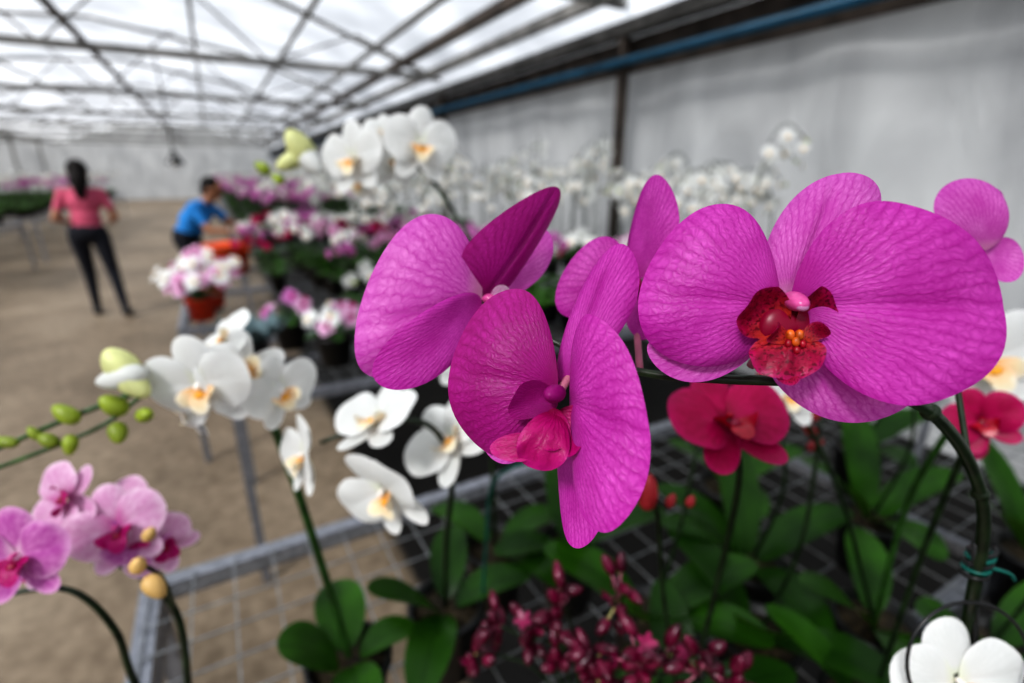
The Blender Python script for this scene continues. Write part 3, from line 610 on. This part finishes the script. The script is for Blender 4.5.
def small(name,s_,t_,stys,potm,nf,H,spread,size):
    x_,y_=loc(s_,t_); fs=[];sts=[]
    for i in range(nf):
        a=random.uniform(0,6.28); r_=spread*math.sqrt(random.random()); pz=BZ+.12+H*random.uniform(.4,1)*(1-.4*r_/spread)
        pos=(x_+r_*math.cos(a),y_+r_*math.sin(a),pz); F=nrm(V(math.cos(a)*.6,math.sin(a)*.6-.6,.6)); fs.append((pos,F,size,random.choice(stys),random.random()*3))
        sts.append(([(x_,y_,BZ+.11),(x_+r_*.4*math.cos(a),y_+r_*.4*math.sin(a),BZ+.11+H*.5),pos],.002))
    plant(name,(x_,y_),sts,fs,leaves=[(q*1.3,.12,.05,.5,.4) for q in range(5)],potm=potm,r=.075)
small('pale_pink_orchid',.33,2.05,['pale','white'],'pot',9,.16,.10,.08)
small('pale_pink_orchid',.20,2.35,['pale','purp'],'pot',7,.16,.09,.075)
small('lavender_orchid',-.15,3.06,['white','pale'],'potr',26,.22,.18,.085)
small('lavender_orchid',-.10,3.34,['white','pale'],'potr',20,.24,.17,.085)
e=empty('grey_succulent'); x_,y_=loc(.04,2.13); mb=MB(); pot(mb,(x_,y_,BZ),.06,.1)
MT['succ']=simple('grey_green_succulent',(.06,.10,.11),.6,scale=20,noise=.3)
for i in range(34):
    a=i*2.4; d=V(math.cos(a),math.sin(a),.7)
    sd=V(-math.sin(a),math.cos(a),0); B=V(x_,y_,BZ+.1); T=B+d*(.06+.003*i); mb.petal(B,T,(B+T)/2+sd*.02,(B+T)/2-sd*.02,'succ',n=10,m=4,bow=-.1)
mb.obj('rosette',e)
mb=MB(); x_,y_=loc(.02,4.45)
mb.lathe((x_,y_,BZ),[(0,0),(.12,0),(.15,.20),(.165,.21),(.165,.225),(.145,.22),(.115,.02),(0,.02)],'orangetub',28)
for q in (-1,1): mb.box(V(x_+q*.155,y_-.04,BZ+.18),V(x_+q*.155,y_+.04,BZ+.18),.04,.02,'orangetub')
mb.obj('orange_tub')

# ------------------------------------------------------------------ people
def person(name,loc,face,parts,ells,hands,labels,head,hairfn,flip=1):
    e=empty(name); e.location=loc; e.rotation_euler=(0,0,face)
    mb=MB()
    def caps(p0,p1,r0,r1):
        p0=V(*p0);p1=V(*p1); d=nrm(p1-p0); L=np.linalg.norm(p1-p0)
        pts=[];rs=[]
        for a in np.linspace(-90,0,5)[1:-1]: pts.append(p0+d*r0*math.sin(math.radians(a)));rs.append(r0*math.cos(math.radians(a)))
        for t in np.linspace(0,1,5): pts.append(p0+d*L*t); rs.append(r0+(r1-r0)*t)
        for a in np.linspace(0,90,5)[1:-1]: pts.append(p1+d*r1*math.sin(math.radians(a)));rs.append(r1*math.cos(math.radians(a)))
        mb.tube(pts,rs,'skin',14)
    for (p0,p1,r0,r1) in parts: caps(p0,p1,r0,r1)
    for c_,a_ in ells: mb.ell(c_,a_,'skin',18,12)
    for (w,d,side) in hands:
        w=V(*w);d=nrm(d);sd=nrm(side); nn=np.cross(d,sd)
        mb.ell(w+d*.045,[sd*.038,nn*.017,d*.052],'skin',12,8)
        for i,(o_,l_) in enumerate(((.028,.068),(.009,.078),(-.010,.072),(-.028,.056))):
            b0=w+d*.075+sd*o_; m0=b0+d*l_*.5+nn*.006; t0=b0+d*l_*.85+nn*.028
            caps(b0,m0,.0085,.008); caps(m0,t0,.008,.007)
        b0=w+d*.03+sd*.03; caps(b0,b0+d*.03+sd*.025,.011,.009); caps(b0+d*.03+sd*.025,b0+d*.058+sd*.03,.009,.008)
    hc,ht=V(*head[0]),head[1]
    fw=V(0,math.cos(ht),-math.sin(ht)); up=V(0,math.sin(ht),math.cos(ht)); rt=V(1,0,0)
    mb.ell(hc+up*.02,[rt*.074,fw*.092,up*.098],'skin',20,14); mb.ell(hc+fw*.03-up*.055,[rt*.052,fw*.055,up*.055],'skin',16,10)
    mb.ell(hc+fw*.095-up*.018,[rt*.014,fw*.02,up*.024],'skin',10,8)
    for q in (-1,1): mb.ell(hc+rt*q*.077-up*.005,[rt*.01,fw*.018,up*.03],'skin',10,8)
    o=mb.obj(name+'_raw'); o.data.materials.clear()
    md=o.modifiers.new('r','REMESH'); md.mode='VOXEL'; md.voxel_size=.0065
    sm=o.modifiers.new('s','SMOOTH'); sm.factor=.5; sm.iterations=4
    dg=bpy.context.evaluated_depsgraph_get(); dg.update(); me=bpy.data.meshes.new_from_object(o.evaluated_get(dg)); bpy.data.objects.remove(o)
    me.name=name+'_body'; mats=[]; 
    nv=len(me.polygons); cen=np.zeros(nv*3); me.polygons.foreach_get('center',cen); cen=cen.reshape(-1,3)
    best=np.full(nv,1e9); idx=np.zeros(nv,int); me.materials.clear()
    for (p0,p1,r,m) in labels:
        if m not in mats: mats.append(m)
        p0=V(*p0);p1=V(*p1); d=p1-p0; t=np.clip(((cen-p0)@d)/(d@d),0,1); dist=np.linalg.norm(cen-(p0+t[:,None]*d),axis=1)-r
        k=dist<best; best[k]=dist[k]; idx[k]=mats.index(m)
    for m in mats: me.materials.append(MT[m])
    me.polygons.foreach_set('material_index',idx.astype(np.int32)); me.polygons.foreach_set('use_smooth',[True]*nv)
    b=bpy.data.objects.new('body',me); col.objects.link(b); b.parent=e
    mb=MB()
    for q in (-1,1): mb.ell(hc+fw*.083+rt*q*.032+up*.008,[rt*.013,fw*.008,up*.007],'eye',10,6); mb.tube([hc+fw*.086+rt*q*.018+up*.026,hc+fw*.08+rt*q*.045+up*.026],.004,'hair',6)
    mb.ell(hc+fw*.083-up*.055,[rt*.024,fw*.008,up*.007],'lips',10,6); mb.obj('face',e)
    mb=MB(); hairfn(mb,hc,rt,fw,up); mb.obj('hair',e)
    return e
def whair(mb,hc,rt,fw,up):
    mb.ell(hc+up*.035-fw*.018,[rt*.088,fw*.098,up*.10],'hair',20,12)
    mb.ell(hc-fw*.06-up*.06,[rt*.08,fw*.05,up*.13],'hair',16,12)
    mb.tube([hc-fw*.08+up*.02,hc-fw*.12-up*.08,hc-fw*.13-up*.20,hc-fw*.12-up*.27],[.05,.062,.05,.012],'hair',12,smooth=4)
def mhair(mb,hc,rt,fw,up):
    mb.ell(hc+up*.038-fw*.02,[rt*.083,fw*.093,up*.09],'hair',20,12); mb.ell(hc-fw*.05-up*.02,[rt*.07,fw*.05,up*.07],'hair',14,10)
HL,HR=(-.09,0,.86),(.09,0,.86)
kl,kr=(-.09,.10,.47),(.13,-.02,.47); al,ar=(-.10,.10,.07),(.18,-.20,.10)
SL,SR=(-.14,.02,1.29),(.18,.02,1.29); EL,ER=(-.23,-.06,1.05),(.26,-.03,1.04); WL,WR=(-.15,.15,1.0),(.19,.18,.98)
wparts=[(HL,kl,.088,.058),(kl,al,.058,.036),(HR,kr,.088,.058),(kr,ar,.058,.036),
 (SL,EL,.046,.037),(EL,WL,.036,.024),(SR,ER,.046,.037),(ER,WR,.036,.024),((.02,-.01,1.28),(.03,.01,1.42),.055,.045),
 ((.02,0.02,1.29),SL,.06,.05),((.02,0.02,1.29),SR,.06,.05),
 ((al[0],al[1]-.03,.045),(al[0]-.01,al[1]+.13,.035),.042,.034),((ar[0],ar[1]-.03,.07),(ar[0]+.02,ar[1]+.12,.035),.042,.034)]
wells=[((0,0,.90),(.165,.115,.13)),((.01,0,1.04),(.125,.095,.17)),((.02,.01,1.2),(.155,.105,.14))]
wlab=[(HL,kl,.088,'jeans'),(kl,(al[0],al[1],.1),.05,'jeans'),(HR,kr,.088,'jeans'),(kr,(ar[0],ar[1],.12),.05,'jeans'),((0,0,.86),(0,0,.90),.14,'jeans'),
 ((.01,0,1.04),(.02,.01,1.22),.14,'pinkshirt'),(SL,SR,.06,'pinkshirt'),(SL,(-.19,-.03,1.17),.05,'pinkshirt'),(SR,(.225,-.01,1.17),.05,'pinkshirt'),
 ((-.215,-.045,1.11),EL,.038,'skin'),(EL,WL,.035,'skin'),((.245,-.02,1.10),ER,.038,'skin'),(ER,WR,.035,'skin'),((.025,0,1.38),(.03,.02,1.5),.07,'skin'),
 (WL,(-.13,.33,.98),.04,'skin'),(WR,(.17,.37,1.0),.04,'skin'),
 ((al[0],al[1]-.03,.04),(al[0]-.01,al[1]+.14,.03),.042,'shoe'),((ar[0],ar[1]-.03,.065),(ar[0]+.02,ar[1]+.13,.03),.042,'shoe')]
person('standing_woman',(-4.43,5.44,0),.55,wparts,wells,[(WL,(.2,1,0),(.5,0,.8)),(WR,(-.2,1,0),(-.5,0,.8))],wlab,((.035,.015,1.485),.1),whair)
HL,HR=(-.09,-.05,.84),(.09,-.05,.84); kl,kr=(-.10,.12,.47),(.10,.10,.46); al,ar=(-.11,-.06,.08),(.12,-.12,.08)
SL,SR=(-.19,.16,1.15),(.19,.16,1.15); EL,ER=(-.23,.33,.95),(.23,.29,.93); WL,WR=(-.17,.55,.94),(.18,.51,.91)
mparts=[(HL,kl,.088,.060),(kl,al,.058,.04),(HR,kr,.088,.060),(kr,ar,.058,.04),(SL,EL,.052,.04),(EL,WL,.040,.027),(SR,ER,.052,.04),(ER,WR,.040,.027),
 ((0,.15,1.14),(0,.25,1.25),.062,.052),((0,.15,1.15),SL,.07,.055),((0,.15,1.15),SR,.07,.055),
 ((al[0],al[1]-.03,.045),(al[0],al[1]+.15,.035),.045,.036),((ar[0],ar[1]-.03,.045),(ar[0]+.02,ar[1]+.15,.035),.045,.036)]
mells=[((0,-.04,.87),(.165,.12,.12)),((0,.03,.98),(.15,.11,.16)),((0,.12,1.09),(.175,.12,.13))]
mlab=[(HL,kl,.088,'jeans'),(kl,(al[0],al[1],.1),.05,'jeans'),(HR,kr,.088,'jeans'),(kr,(ar[0],ar[1],.1),.05,'jeans'),((0,-.04,.83),(0,-.04,.86),.14,'jeans'),
 ((0,.0,.97),(0,.13,1.12),.14,'blueshirt'),(SL,SR,.06,'blueshirt'),(SL,(-.215,.25,1.05),.055,'blueshirt'),(SR,(.215,.23,1.04),.055,'blueshirt'),
 ((-.225,.30,.99),EL,.042,'skin'),(EL,WL,.038,'skin'),((.225,.27,.97),ER,.042,'skin'),(ER,WR,.038,'skin'),((0,.22,1.22),(0,.29,1.34),.07,'skin'),
 (WL,(-.16,.73,.9),.04,'skin'),(WR,(.16,.69,.88),.04,'skin'),
 ((al[0],al[1]-.03,.04),(al[0],al[1]+.16,.03),.045,'shoe'),((ar[0],ar[1]-.03,.04),(ar[0]+.02,ar[1]+.16,.03),.045,'shoe')]
person('leaning_man',(-3.37,5.45,0),-1.45,mparts,mells,[(WL,(.1,1,-.2),(1,0,.2)),(WR,(-.1,1,-.2),(-1,0,.2))],mlab,((0,.285,1.325),.4),mhair)

# ------------------------------------------------------------------ light & world
w=bpy.data.worlds.new('overcast_sky'); bpy.context.scene.world=w; w.use_nodes=True; nt=w.node_tree
bg=nt.nodes['Background']; tc=N(nt,'ShaderNodeTexCoord'); sp=N(nt,'ShaderNodeSeparateXYZ'); nt.links.new(tc.outputs['Generated'],sp.inputs[0])
c=ramp(nt,sp.outputs[2],[(0,(.30,.32,.36)),(.4,(.92,.96,1.0))]); nt.links.new(c,bg.inputs[0]); bg.inputs[1].default_value=1.12
sl=bpy.data.lights.new('sun','SUN'); sl.energy=7.0; sl.angle=math.radians(14); sl.color=(1,.98,.95)
so=bpy.data.objects.new('sun',sl); col.objects.link(so); so.rotation_euler=(math.radians(36),math.radians(-30),0)

cam=bpy.data.cameras.new('camera'); co=bpy.data.objects.new('camera',cam); col.objects.link(co)
co.location=(0,0,1.5); co.rotation_euler=(math.radians(71.63),0,0); cam.lens=18; cam.sensor_width=36; cam.clip_start=.02; cam.clip_end=200
cam.dof.use_dof=True; cam.dof.focus_distance=.185; cam.dof.aperture_fstop=4.8
bpy.context.scene.camera=co
vs_=bpy.context.scene.view_settings; vs_.view_transform='Standard'
try: vs_.look='High Contrast'
except Exception as ex: print('look',ex)
